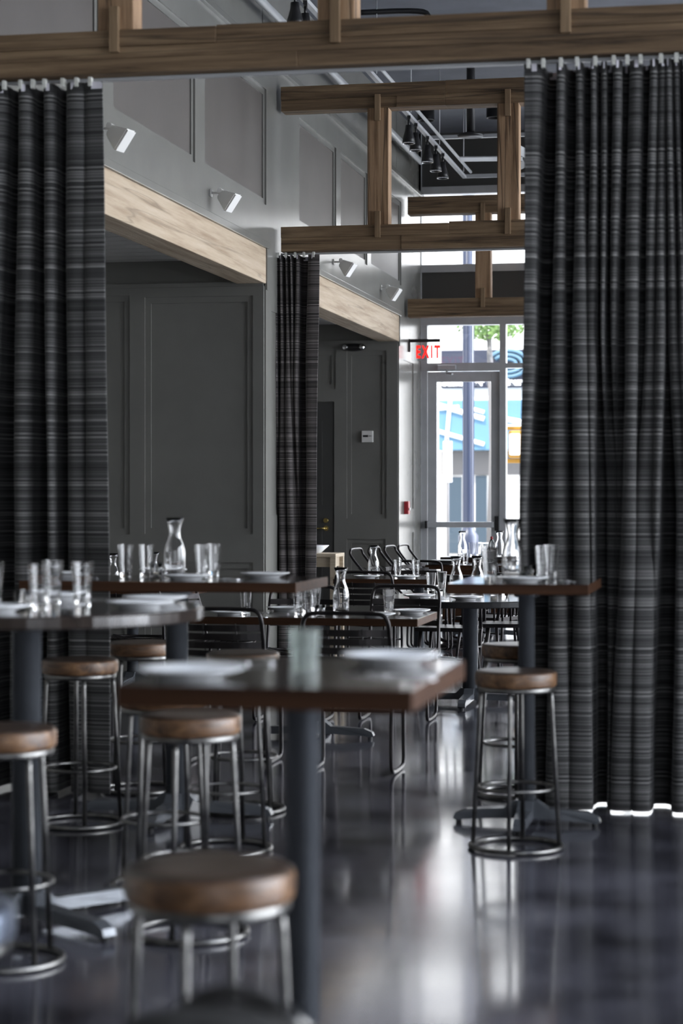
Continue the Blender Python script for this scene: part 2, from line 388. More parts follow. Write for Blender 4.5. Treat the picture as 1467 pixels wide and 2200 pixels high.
# dark alcove door with brass lever
b = MB(); b.box(door[0]+.04, door[1]-.01, YP2-.02, YP2-.001, .01, door[3]-.01)
d1 = struct(b.build('door_2', 'door_paint'))
b = MB(); x0, x1 = door[0]+.2, onYz(693, 900, YP2)[0]
for z0, z1 in ((1.35, door[3]-.22), (.25, 1.1)):
    panelled(b, 'Y', YP2-.02, x0, x1, z0, z1, [(x0+.03, x1-.03, z0+.03, z1-.03)], .008)
b.build('panel_moulding', 'door_paint', d1)
lx, lz = onYz(701, 1135, YP2)
b = MB(); b.tube([(lx, YP2-.02, lz), (lx, YP2-.07, lz)], .012); b.tube([(lx, YP2-.07, lz), (lx-.11, YP2-.07, lz)], .009)
b.tube([(lx, YP2-.02, lz), (lx, YP2-.03, lz)], .03, 16); b.build('lever_handle', 'brass', d1, label='brass lever handle')
b = MB(); b.tube([(lx, YP2-.02, lz+.09), (lx, YP2-.04, lz+.09)], .028, 16); b.build('deadbolt', 'brass', d1, label='round brass deadbolt')

# lintel beams over the alcoves
for i, (y0, y1) in enumerate((O1, O2)):
    b = MB(); b.box(XL-.24, XL+.002, y0, y1, ZL0, ZL1, .008)
    tag(b.build('lintel_beam', 'lintel_wood'), ['pale rough sawn timber lintel over the nearer alcove opening', 'pale rough sawn timber lintel over the farther alcove opening'][i], 'beam')

# ------------------------------------------------------------------ back wall: storefront, door, upper windows
def bx(px): return onY(px, YB)[0]
def bz(py, px=1000): return onYz(px, py, YB)[1]
ZW0, ZW1 = bz(568), bz(416)       # upper window
ZH0, ZH1 = bz(698), bz(684)       # header of storefront
XA = XL
b = MB(); b.box(XA-.3, XR, YB, YB+.2, ZW1+.05, ZC); b.box(XA-.3, XA, YB, YB+.2, 0, ZC); b.box(XA, XR, YB, YB+.2, ZH1, ZW0-.08)
struct(b.build('wall_back', 'dark_paint'))
XS = [bx(1087)+i*1.45 for i in range(6)]
b = MB()
b.box(XA, bx(906), YB-.03, YB+.12, 0, ZC)                       # corner jamb full height
b.box(bx(906), XR, YB-.03, YB+.12, ZW1, ZW1+.09); b.box(bx(906), XR, YB-.03, YB+.12, ZW0-.09, ZW0)
for x in [XS[0]+.66+i*1.45 for i in range(5)]: b.box(x-.03, x+.03, YB, YB+.1, ZW0, ZW1)
o = struct(b.build('window_1', 'aluminium'))
g = MB(); g.box(bx(906), XR, YB+.05, YB+.06, ZW0, ZW1); g.build('glass_pane', 'pane', o)
ZT0, ZT1 = bz(797), bz(780)
b = MB()
b.box(bx(904), XR, YB-.04, YB+.12, ZH0, ZH1+.02)
b.box(bx(906), bx(918), YB-.02, YB+.1, 0, ZH0); b.box(bx(1074), bx(1087), YB-.04, YB+.12, 0, ZH0)
b.box(bx(906), bx(1074), YB-.04, YB+.12, ZT0, ZT1); b.box(bx(1087), XR, YB-.04, YB+.12, ZT0+.03, ZT1-.01)
b.box(bx(1087), XR, YB-.02, YB+.1, 0, .1)
for x in XS[1:]: b.box(x-.04, x+.04, YB-.04, YB+.12, 0, ZH0)
o = struct(b.build('window_2', 'aluminium'))
g = MB(); g.box(bx(918), XR, YB+.05, YB+.06, ZT1, ZH0); g.box(bx(1087), XR, YB+.05, YB+.06, .1, ZT0); g.build('glass_pane', 'pane', o)
dx0, dx1 = bx(919), bx(1073); gx0, gx1 = bx(938), bx(1055); gz1 = bz(820); gz0 = .28
b = MB(); b.box(dx0, gx0, YB-.01, YB+.05, .01, ZT0-.01, .004); b.box(gx1, dx1, YB-.01, YB+.05, .01, ZT0-.01, .004)
b.box(gx0, gx1, YB-.01, YB+.05, gz1, ZT0-.01); b.box(gx0, gx1, YB-.01, YB+.05, .01, gz0)
d = struct(b.build('door_1', 'aluminium'))
g = MB(); g.box(gx0, gx1, YB+.015, YB+.025, gz0, gz1); g.build('glass_pane', 'pane', d)
zb = bz(1127)
b = MB(); b.box(bx(916), bx(1062), YB-.1, YB-.055, zb-.035, zb+.035, .008); b.build('push_bar', 'aluminium', d)
b = MB(); b.box(bx(915), bx(920), YB-.105, YB-.01, zb-.045, zb+.045, .004); b.box(bx(1064), bx(1073), YB-.09, YB-.01, bz(1140), bz(1109), .004); b.build('bar_bracket', 'black', d)
b = MB(); zc = bz(790); b.box(bx(942), bx(981), YB-.11, YB-.04, zc-.03, zc+.03, .006)
b.tube([(bx(962), YB-.09, zc-.03), (bx(962), YB-.09, zc-.07), (bx(978), YB-.25, zc-.09)], .012); b.build('door_closer', 'aluminium', d)

# ------------------------------------------------------------------ timber trusses
def chord(b, x0, x1, y, z0, z1, splits, dep=.20):
    # stacked and scarfed pieces with slightly different faces
    for (a, c, f0, f1, dy) in splits:
        xa, xc = x0+(x1-x0)*a, x0+(x1-x0)*c
        za, zc = z0+(z1-z0)*f0, z0+(z1-z0)*f1
        b.box(xa, xc-.001, y+dy, y+dep-abs(dy)*.5, za, zc-.001, .003)
def truss(Y, px_left_end, posts, label, splitsB, splitsT, pw=.18, x1=XR-.02, x0=None, xs=None):
    x0 = XL+.04 if x0 is None else x0
    t = empty('timber_truss', label, 'truss', (0, 0, 0), 0, None)
    zb0, zb1, zt0, zt1 = 3.515, 3.725, 4.70, 4.905
    b = MB(); chord(b, x0, x1, Y, zb0, zb1, splitsB); b.build('bottom_chord', 'oak_x', t)
    b = MB(); chord(b, x0, x1, Y, zt0, zt1, splitsT); b.build('top_chord', 'oak_x', t)
    x = posts
    while x < x1-.3:
        b = MB(); b.box(x-pw/2, x+pw/2, Y+.012, Y+.17, zb1-.002, zt0+.002, .008); b.build('post', 'oak_z', t)
        for z in (zb1, zt0):
            b = MB(); s = 1 if z == zb1 else 1
            b.box(x-.024, x+.024, Y-.022, Y+.014, z-.11, z+.11, .004); b.build('peg', 'peg_wood', t)
        x += 1.09
    return t
YT1, YT2, YT3 = 9.56, 16.90, 23.45
p1 = onY(720, YT1)[0]
fr = lambda px, Y, x1=XR-.02: (onY(px, Y)[0]-(XL+.012))/(x1-(XL+.012))
s1 = fr(453, YT1); s2 = fr(628, YT1)
truss(YT1, 0, p1-1.09, 'nearest dark timber truss crossing the whole view above the long curtains',
      [(0, s1, .62, 1.0, 0), (s1, 1, .78, 1.03, .012), (0, 1, .34, .62, .010), (s1, 1, .62, .78, .006), (0, s2, 0, .34, .004), (s2, 1, 0, .34, .012)],
      [(0, 1, .5, 1, 0), (0, 1, 0, .5, .01)])
q = fr(845, YT2); q2 = fr(950, YT2); q3 = fr(855, YT2); q4 = fr(958, YT2)
truss(YT2, 0, onY(811, YT2)[0], 'middle timber truss carrying the narrow gathered curtain, seen whole between the long curtains',
      [(0, q4, .55, 1.0, 0), (q4, 1, .55, 1.06, .008), (0, q3, 0, .55, .008), (q3, 1, 0, .55, 0)],
      [(0, q2, .45, 1, 0), (q2, 1, .5, 1.02, .01), (0, q, 0, .45, .01), (q, q2, 0, .45, .0), (q2, 1, 0, .5, .004)])
truss(YT3, 0, onY(1037, YT3)[0], 'farthest timber truss in front of the upper street windows', [(0, 1, .5, 1, 0), (0, 1, 0, .5, .008)], [(0, 1, 0, 1, 0)])

# ------------------------------------------------------------------ curtains
def curtain(name, Y, levels, label, clothm, ztop, zbot, depth=.15, hem=True):
    # levels: list of (z, [(pxL, pxR), ...]) front faces of the folds; same count at every level
    rows = []
    K = 44
    base = []
    for z, folds in levels:
        pts = []
        for i, (a, c) in enumerate(folds):
            xa, xc = onY(a, Y)[0], onY(c, Y)[0]
            df = .17 if xc-xa < .0095 else 0          # folds that close up sink to the back of the pleat
            pts += [(xa, df), (xc, df+(.012 if i % 2 else .0))]
            if i < len(folds)-1:
                nx = onY(folds[i+1][0], Y)[0]; g = max(0, nx-xc); dd = min(depth, .02+g*4.0)
                pts += [(xc+(g*.12 if g < .02 else -min(.25*(xc-xa), .02)), dd), (nx+(-g*.12 if g < .02 else .015), dd)]
        base.append((z, pts))
    base.sort()
    b = MB(); prev = None
    n = len(base[0][1])
    for k in range(K+1):
        z = zbot+(ztop-zbot)*k/K
        for i in range(len(base)-1):
            if base[i][0] <= z <= base[i+1][0] or i == len(base)-2:
                if z <= base[i+1][0] or i == len(base)-2: break
        t = min(1, max(0, (z-base[i][0])/(base[i+1][0]-base[i][0])))
        ts = t*t*(3-2*t)*.5+t*.5
        pts = [Vector((p[0]*(1-ts)+q_[0]*ts, p[1]*(1-ts)+q_[1]*ts, 0)) for p, q_ in zip(base[i][1], base[i+1][1])]
        pts = chaikin(pts, 2)
        row = [b.bm.verts.new((p.x+.004*math.sin(z*3+j*.35), Y+p.y+.006*math.sin(z*2.1+j*.2), z)) for j, p in enumerate(pts)]
        if prev:
            for j in range(len(row)-1):
                f = b.bm.faces.new((prev[j], prev[j+1], row[j+1], row[j])); f.smooth = True
        prev = row
        if k == K: top = pts
    c = b.build(name, clothm); tag(c, label, 'curtain')
    sm = c.modifiers.new('thickness', 'SOLIDIFY'); sm.thickness = .004
    if hem:
        b = MB(); prev = None
        for z in (ztop-.035, ztop+.0):
            row = [b.bm.verts.new((p.x+.004*math.sin(ztop*3+j*.35), Y+p.y+.006*math.sin(ztop*2.1+j*.2)-.004, z)) for j, p in enumerate(top)]
            if prev:
                for j in range(len(row)-1): b.bm.faces.new((prev[j], prev[j+1], row[j+1], row[j]))
            prev = row
        tp = b.build('heading_tape', 'tape_white', c, label='white heading tape')
        xs = [p.x for p in top]; x = min(xs)+.02; r = random.Random(3)
        while x < max(xs):
            b = MB(); b.box(x-.012, x+.006, Y-.012, Y+.02, ztop-.022, ztop+.022, .002); b.build('track_glide', 'curtain_hook', c); x += .06+r.random()*.04
    return c
YC1 = YT1+.03
topz, botz = 3.485, .010
R = [
 ((1127,1170),(1194,1216),(1235,1254),(1267,1281),(1290,1303),(1314,1336),(1350,1380),(1396,1411),(1418,1428),(1433,1443),(1449,1459),(1466,1480),(1490,1510),(1525,1550),(1570,1600),(1620,1660)),
 ((1124,1152),(1180,1213),(1228,1257),(1262,1280),(1292,1297),(1311,1325),(1340,1374),(1384,1405),(1408,1428),(1435,1452),(1460,1468),(1476,1486),(1495,1515),(1530,1555),(1575,1605),(1625,1665)),
 ((1118,1130),(1174,1220),(1230,1265),(1268,1277),(1300,1302),(1318,1322),(1334,1363),(1366,1402),(1404,1416),(1453,1476),(1478,1486),(1492,1500),(1510,1525),(1540,1560),(1580,1610),(1630,1670)),
 ((1120,1150),(1168,1221),(1223,1269),(1271,1272),(1300,1302),(1304,1306),(1310,1356),(1358,1395),(1397,1398),(1438,1475),(1478,1486),(1492,1500),(1510,1525),(1540,1560),(1580,1610),(1630,1670))]
R = [tuple(a)+tuple((1700+k*52, 1732+k*52) for k in range(14)) for a in R]
zl = lambda y, D: CAMZ+(HY-y)*D/F
curtain('striped_curtain', YC1, [(topz, R[0]), (zl(700, 9.6), R[1]), (zl(1100, 9.6), R[2]), (botz, R[3])], 'long dark grey striped curtain hanging on the right side to the floor', 'curtain_cloth', topz, botz, .26)
Lf = [
 ((-126,-106),(-90,-65),(-35,17),(33,68),(85,117),(135,178),(181,219)),
 ((-126,-106),(-90,-65),(-40,-20),(20,66),(97,116),(136,180),(183,233)),
 ((-126,-106),(-90,-65),(-40,-20),(22,60),(92,122),(145,187),(190,238))]
zz = 3.485
curtain('striped_curtain', YC1, [(zz, Lf[0]), (zl(1000, 10), Lf[1]), (.02, Lf[2])], 'long dark grey striped curtain hanging on the left side behind the high tables', 'curtain_cloth', zz, .02, .26)
C2 = [
 ((592,597),(601,606),(612,617),(622,627),(633,642),(658,686)),
 ((592,595),(600,609),(613,622),(625,628),(632,639),(654,682)),
 ((591,593),(597,617),(619,637),(638.5,639),(640,641),(653,676))]
curtain('gathered_curtain', YT2+.03, [(3.49, C2[0]), (zl(800, 17.2), C2[1]), (.06, C2[2])], 'narrow brown striped curtain gathered against the left wall below the middle truss', 'curtain_brown', 3.49, .06, .17)
for i, (x0, x1, Y, px) in enumerate(((XL+.02, XR-.05, YT1+.1, 0), (XL+.02, XR-.05, YT2+.1, 0))):
    b = MB(); b.box(x0, x1, Y-.012, Y+.012, 3.497, 3.512)
    tag(b.build('curtain_track', 'aluminium'), ['thin grey curtain track screwed under the nearest truss', 'thin grey curtain track screwed under the middle truss'][i], 'curtain track')

# ------------------------------------------------------------------ wall fittings
def mk_speaker():
    t = empty('wall_speaker', '', 'speaker'); t.scale = (.66, .66, .66)
    b = MB()
    # tapered cabinet: wide grille face, narrow back, aims out and down
    wv, hh = .085, .12
    fr_ = [(.22,-wv,-hh),(.22,wv,-hh),(.22,wv,hh),(.22,-wv,hh)]; bk = [(.02,-.045,-.05),(.02,.045,-.05),(.02,.045,.05),(.02,-.045,.05)]
    A = [b.bm.verts.new(p) for p in fr_]; B = [b.bm.verts.new(p) for p in bk]
    b.bm.faces.new(A); b.bm.faces.new(list(reversed(B)))
    for i in range(4): b.bm.faces.new((A[i], A[(i+1) % 4], B[(i+1) % 4], B[i]))
    bmesh.ops.bevel(b.bm, geom=b.bm.edges[:], offset=.012, segments=3, affect='EDGES')
    rot = Matrix.Rotation(math.radians(-12), 4, 'Z') @ Matrix.Rotation(math.radians(36), 4, 'Y')
    b.xf(Matrix.Translation((.10, 0, 0)) @ rot); c = b.build('cabinet', 'white_plastic', t)
    b = MB(); b.box(.222, .228, -.075, .075, -.11, .11, .004); b.xf(Matrix.Translation((.10, 0, 0)) @ rot); b.build('grille', 'white_plastic', c)
    b = MB(); b.box(.0, .015, -.04, .04, -.04, .04, .003); b.box(.01, .13, -.012, .012, -.012, .012)
    b.tube([(.12, -.06, .02), (.12, .06, .02)], .028, 14); b.build('bracket', 'white_plastic', t)
    return t
spl = ['white wedge shaped wall speaker half hidden behind the left curtain', 'white wedge shaped wall speaker above the nearer lintel, on a shadowed bracket',
       'white wall speaker just right of the narrow gathered curtain', 'small farthest white wall speaker above the end of the farther lintel']
for (px, py), lb in zip(((211, 277), (452, 415), (716, 563), (818, 618)), spl):
    Y, z = onXz(px, py, XL)
    place('speaker', mk_speaker, (XL, Y, z), 0, lb, 'speaker')
# exit sign on a wall arm
ys, zs = onXz(878, 745, XL); x1 = XL+.36; YS = ys
t = empty('exit_sign', 'hanging clear exit sign with red lettering on a black wall arm', 'exit sign', (XL, YS, 0))
ztop_ = onYz(900, 732, YS)[1]
b = MB(); b.box(0, .37, -.015, .015, ztop_-.018, ztop_+.018, .003); b.box(0, .02, -.02, .02, ztop_-.13, ztop_+.02, .003); b.build('arm', 'black', t)
b = MB(); b.box(.03, .33, -.004, .004, ztop_-.235, ztop_-.018, .002); b.build('acrylic_panel', 'acrylic', t)
def text_mesh(name, s, size, m, parent=None, loc=(0,0,0), rot=(PI/2,0,0), ext=.004, sx=1.0, bold=0.0, spacing=1.0):
    cu = bpy.data.curves.new(name, 'FONT'); cu.body = s; cu.size = size; cu.extrude = ext; cu.offset = bold; cu.space_character = spacing
    tmp = bpy.data.objects.new(name, cu); COL.objects.link(tmp)
    dg = bpy.context.evaluated_depsgraph_get(); me = bpy.data.meshes.new_from_object(tmp.evaluated_get(dg))
    bpy.data.objects.remove(tmp, do_unlink=True)
    me.materials.clear(); me.materials.append(M[m])
    o = bpy.data.objects.new(name, me); COL.objects.link(o); o.location = loc; o.rotation_euler = rot; o.scale = (sx, 1, 1)
    if parent: o.parent = parent
    return o
text_mesh('lettering', 'EXIT', .20, 'exit_red', t, (.085, -.008, ztop_-.20), sx=.55, bold=.007, spacing=1.36)['label'] = 'red EXIT letters'
# twin head emergency light, control panel, fire pull
ex, ez = onYz(763, 747, YP2)
t = empty('emergency_light', 'black twin-head emergency light above the tall partition panel', 'emergency light', (ex, YP2-.03, ez))
b = MB(); b.lathe([(0,-.045)]+[(.13*math.cos(a*PI/12), .045*math.sin(a*PI/12)) for a in range(-5, 6)]+[(0,.045)], 32); b.xf(Matrix.Translation((0,-.03,0)) @ Matrix.Diagonal((1.05,.5,1,1))); b.build('housing', 'black', t)
for s in (-1, 1):
    b = MB(); b.lathe([(0,0),(.025,0),(.034,.03),(.036,.045),(0,.048)], 20); b.xf(Matrix.Translation((s*.085, -.045, 0)) @ Matrix.Rotation(PI/2, 4, 'X') @ Matrix.Rotation(s*.3, 4, 'Y')); h = b.build('lamp_head', 'black', t)
    b = MB(); b.lathe([(0,.046),(.033,.046),(.028,.052),(0,.054)], 20); b.xf(Matrix.Translation((s*.085, -.045, 0)) @ Matrix.Rotation(PI/2, 4, 'X') @ Matrix.Rotation(s*.3, 4, 'Y')); b.build('lens', 'chrome', h)
cx_, cz_ = onYz(790, 938, YP2)
t = empty('control_panel', 'square white control panel on the grey partition', 'control panel', (cx_, YP2, cz_))
b = MB(); b.box(-.066, .066, -.035, 0, -.066, .066, .006); b.build('housing', 'white_plastic', t)
b = MB(); b.box(-.05, .01, -.038, -.034, -.006, .016); b.build('display', 'black', t)
for k in range(3):
    b = MB(); b.box(.018+k*.012, .026+k*.012, -.039, -.034, 0, .012); b.build('button', 'facade_grey', t)
fy, fz = onXz(866, 1091, XL)
t = empty('fire_alarm_pull', 'small red fire alarm pull on the wall beside the exit', 'fire alarm', (XL, fy+.12, fz))
b = MB(); b.box(0, .05, -.06, .06, -.075, .075, .005); b.build('housing', 'red_paint', t)
b = MB(); b.box(.05, .062, -.035, .035, -.03, .0, .003); b.build('pull_handle', 'white_plastic', t)

# ------------------------------------------------------------------ ceiling fittings
def tp(px): D = 14073/(1610-px); return at(px, D)
TX = at(998, 23.0).x
t = empty('track_light_rail', 'long grey lighting track hung parallel to the left wall near the ceiling', 'lighting track', (TX, 0, 0))
y0, y1 = 8.0, at(998, 23.0).y
b = MB(); b.box(-.02, .02, y0, y1, 5.0, 5.03); b.build('track', 'aluminium', t)
b = MB(); b.tube([(.07, y0, 5.07), (.07, y1, 5.07)], .016, 8); b.build('conduit', 'aluminium', t)
for k in range(9):
    b = MB(); b.tube([(.03, y1-.3-k*1.8, 5.03), (.03, y1-.3-k*1.8, ZC)], .005, 6); b.build('hanger_rod', 'aluminium', t)
def mk_spot():
    t = empty('spot_lamp', '', 'lamp')
    b = MB(); b.box(-.015, .015, -.07, .07, -.03, 0); b.tube([(0,0,-.03), (0,0,-.09)], .01, 8); b.build('stem', 'black', t)
    b = MB(); b.lathe([(0,-.08),(.03,-.08),(.035,-.13),(.055,-.2),(.06,-.25),(.052,-.25),(.04,-.2),(0,-.19)], 18); b.build('lamp_head', 'black', t)
    b = MB(); b.lathe([(.061,-.252),(.061,-.243),(.052,-.243),(.052,-.252),(.061,-.252)], 18); b.build('rim', 'chrome', t)
    return t
slb = ['highest of the five spots on the far track, next to the post', 'second spot from the top on the far track', 'middle spot of the five on the far track', 'fourth spot down on the far track', 'lowest spot on the far track, nearest the window wall',
       'right one of two black spots above the nearest truss', 'left one of two black spots above the nearest truss, cut by the frame']
for px, lb in zip((878, 893, 918, 936, 951, 656, 634), slb):
    place('spot', mk_spot, (TX, tp(px).y, 5.0), .2, 'black track spotlight, '+lb if len(lb.split())<13 else lb, 'spotlight', 'track spotlights')
for i, (px, py) in enumerate(((915, 238), (1063, 232), (1120, 300))):
    if i == 2: continue
    D = F*(ZC-.14-CAMZ)/(HY-py); p = at(px, D)
    b = MB(); b.lathe([(0,ZC),(.09,ZC),(.095,ZC-.24),(.1,ZC-.25),(.085,ZC-.25),(.08,ZC-.22),(0,ZC-.22)], 20)
    o = b.build('downlight', 'black', None, (p.x, p.y, 0)); tag(o, ['black cylinder downlight on the ceiling near the track', 'black cylinder downlight on the ceiling beside the truss post'][i], 'ceiling light')
b = MB(); b.tube([(XL+.10, 6, 5.4), (XL+.10, wy(886), 5.4)], .035, 12)
for y in (9, 13, 17.6, 20, 22.4): b.tube([(XL, y, 5.4), (XL+.1, y, 5.4)], .02, 8)
tag(b.build('service_pipe', 'aluminium'), 'pale service pipe running along the top of the left wall', 'pipe')
ps = [((775, 27), (900, 22), (925, 32), (932, 60), .025, 'black conduit bending over above the nearest truss'),]
for a, c, d_, e, r_, lb in ps:
    pts = []
    for px, py in (a, c, d_): D = F*(ZC-.3-CAMZ)/(HY-27); q_ = at(px, D, CAMZ+(HY-py)*D/F); pts.append(q_)
    q_ = at(e[0], D, CAMZ+(HY-e[1]-60)*D/F); pts.append(q_)
    b = MB(); b.tube(pts, r_, 8, smooth=2); tag(b.build('conduit', 'black'), lb, 'conduit')
p = at(1011, 19.5)
b = MB(); b.tube([(p.x, p.y, 4.9), (p.x, p.y, ZC)], .04, 12); b.lathe([(0,0),(.12,0),(.13,.02),(.02,.05),(0,.05)], 16, (p.x, p.y, 4.86)); tag(b.build('drop_pole', 'black'), 'black vertical ceiling pole above the nearest truss', 'pole')
for i, (py, lb) in enumerate(((296, 'upper grey strut crossing below the far ceiling'), (379, 'lower grey strut crossing in front of the dark wall over the window'))):
    D = 23.2; z = CAMZ+(HY-py)*D/F; a = at(925 if i == 0 else 1000, D); Yt = a.y
    b = MB(); b.box(a.x, 5.5, Yt-.02, Yt+.02, z-.02, z+.02)
    for x in (a.x+.4, a.x+2, a.x+4): b.tube([(x, Yt, z), (x, Yt, ZC)], .006, 6)
    tag(b.build('ceiling_strut', 'aluminium'), lb, 'strut')
t = empty('ceiling_fan', 'pale bladed ceiling fan mostly hidden behind the truss post', 'ceiling fan', at(1150, 20.5, 4.82))
b = MB(); b.lathe([(0,-.08),(.1,-.06),(.13,0),(.1,.08),(.03,.1),(.03,ZC-4.82),(0,ZC-4.82)], 20); b.build('motor', 'aluminium', t)
for k in range(5):
    b = MB(); b.box(.1, .75, -.06, .06, -.006, .006, .003); b.xf(Matrix.Rotation(2*PI*k/5+PI+.12, 4, 'Z') @ Matrix.Rotation(.2, 4, 'X')); b.build('blade', 'aluminium', t)

# ------------------------------------------------------------------ furniture builders
def mk_stool(seatm='seat_wood'):
    def f():
        t = empty('bar_stool', '', 'stool')
        b = MB(); b.lathe([(0,.676),(.158,.676),(.166,.680),(.170,.688),(.171,.70),(.171,.726),(.168,.736),(.160,.7415),(.10,.742),(0,.742)], 48)
        for f_ in b.bm.faces: f_.material_index = 1 if (seatm == 'seat_wood' and f_.calc_center_median().z > .738) else 0
        b.build('seat', [seatm, 'seat_top'] if seatm == 'seat_wood' else seatm, t)
        b = MB(); b.lathe([(.140,.656),(.158,.656),(.162,.662),(.162,.678),(.140,.678),(.140,.656)], 36); b.build('seat_ring', 'steel', t)
        for k in range(4):
            a = PI/2*k+PI/4; c, s = math.cos(a), math.sin(a)
            b = MB(); b.tube([(c*.146, s*.146, .660), (c*.150, s*.150, .62), (c*.182, s*.182, .016)], .0095, 10); b.build('leg', 'steel', t)
        b = MB(); b.tube(circle(.158, .255), .008, 8, closed=True); b.build('footrest_ring', 'steel', t)
        b = MB(); b.tube(circle(.190, .0115), .011, 8, closed=True); b.build('base_ring', 'steel', t)
        return t
    return f
def base_arms(t, L, m, rot, pole_r):
    b = MB()
    for k in range(4):
        a = rot+k*PI/2; R_ = Matrix.Rotation(a, 4, 'Z')
        prof = [(.0,.115),(pole_r+.01,.11),(.10,.075),(L-.06,.065),(L-.01,.045),(L,.022),(L-.02,.012),(L-.05,.02),(.12,.03),(0,.03)]
        wl = lambda x: .034 if x < L*.8 else .026
        A = [b.bm.verts.new(R_ @ Vector((x, -wl(x), z))) for x, z in prof]; B = [b.bm.verts.new(R_ @ Vector((x, wl(x), z))) for x, z in prof]
        b.bm.faces.new(A); b.bm.faces.new(list(reversed(B)))
        for i in range(len(A)): j = (i+1) % len(A); b.bm.faces.new((A[i], B[i], B[j], A[j]))
    b.build('base', m, t)
    for k in range(4):
        a = rot+k*PI/2
        b = MB(); b.cyl((math.cos(a)*(L-.025), math.sin(a)*(L-.025), 0), .014, 0, .02, 12); b.build('foot_glide', 'rubber', t)
def table(name, label, cat, loc, w_, d_, h, pole_r, arm, round_=None, group=None, rz=0, arm_rot=0, edge='table_edge', th=.045):
    t = empty(name, label, cat, loc, rz, group)
    b = MB()
    if round_:
        b.lathe([(0,h-th),(round_-.01,h-th),(round_,h-th+.006),(round_,h-.006),(round_-.006,h),(0,h)], 72, smooth=False)
        for f in b.bm.faces:
            c = f.calc_center_median(); f.material_index = 1 if c.z < h-.001 else 0
    else:
        b.box(-w_/2, w_/2, -d_/2, d_/2, h-th, h, .004)
        for f in b.bm.faces:
            c = f.calc_center_median(); f.material_index = 0 if c.z > h-.002 else 1
    b.build('tabletop', ['table_top', edge], t)
    b = MB(); b.lathe([(0,.06),(pole_r,.06),(pole_r,h-th-.03),(pole_r+.02,h-th-.025),(pole_r+.02,h-th),(0,h-th)], 28); b.build('pole', 'pole_metal', t)
    b = MB(); b.box(-.2, .2, -.2, .2, h-th-.008, h-th); b.build('mounting_plate', 'pole_metal', t)
    base_arms(t, arm, 'pole_metal', arm_rot, pole_r)
    return t
def mk_bistro(rake=.10, W=.23, name='bistro_chair', top=.86):
    def f():
        t = empty(name, '', 'chair')
        R_ = .0115; ys_ = -.20; yt = ys_-rake
        b = MB()                                     # back hoop
        b.tube([(-W, ys_, .44), (-W, (ys_+yt)/2, .66), (-W, yt, top-.06), (-W+.02, yt-.004, top-.012), (-W+.07, yt-.006, top), (W-.07, yt-.006, top), (W-.02, yt-.004, top-.012), (W, yt, top-.06), (W, (ys_+yt)/2, .66), (W, ys_, .44)], R_, 10, smooth=2)
        b.build('back_hoop', 'chair_metal', t)
        for i in range(4):                           # curved back slats
            z = .615+i*.047; y = ys_+(yt-ys_)*(z-.44)/(top-.44)
            b = MB(); n = 12; prev = None
            for k in range(n+1):
                u = -1+2*k/n; x = u*(W-.008); yy = y-.045*(1-u*u)+.004
                ring = [b.bm.verts.new((x, yy+dy, z+dz)) for dy, dz in ((-.003,-.018),(.003,-.018),(.003,.018),(-.003,.018))]
                if prev:
                    for q_ in range(4): b.bm.faces.new((prev[q_], prev[(q_+1) % 4], ring[(q_+1) % 4], ring[q_]))
                else: b.bm.faces.new(ring)
                prev = ring
            b.bm.faces.new(list(reversed(prev))); b.build('back_slat', 'chair_metal', t)
        b = MB()
        for s in (-1, 1):                            # straps that carry the slats
            x = s*.09; b.tube([(x, ys_-.05, .59), (x, ys_+(yt-ys_)*.8-.04, .78)], .004, 6)
        b.build('back_straps', 'chair_metal', t)
        b = MB(); n = 9
        for k in range(n):                           # curved seat slats, front to back
            yv = -.19+k*.048; zc_ = .455-.012*math.sin(PI*k/(n-1)); prev = None
            for j in range(9):
                u = -1+2*j/8; x = u*.215; z = zc_-.028*(1-u*u)
                ring = [b.bm.verts.new((x, yv+dy, z+dz)) for dy, dz in ((-.019,-.003),(.019,-.003),(.019,.003),(-.019,.003))]
                if prev:
                    for q_ in range(4): b.bm.faces.new((prev[q_], prev[(q_+1) % 4], ring[(q_+1) % 4], ring[q_]))
                else: b.bm.faces.new(ring)
                prev = ring
            b.bm.faces.new(list(reversed(prev)))
        b.build('seat', 'chair_metal', t)
        b = MB(); b.tube([(-.215,-.2,.445),(-.215,.2,.445),(.215,.2,.445),(.215,-.2,.445)], .009, 8, closed=True); b.build('seat_frame', 'chair_metal', t)
        for s in (-1, 1):                            # sled legs
            x = s*.222
            b = MB(); b.tube([(x, -.17, .44), (x, -.19, .10), (x, -.18, .03), (x, -.10, .0115), (x, .16, .0115), (x, .21, .03), (x, .205, .12), (x, .19, .44)], .0115, 10, smooth=2); b.build('leg', 'chair_metal', t)
        b = MB(); b.tube([(-.222, .195, .30), (.222, .195, .30)], .008, 8); b.build('stretcher', 'chair_metal', t)
        return t
    return f
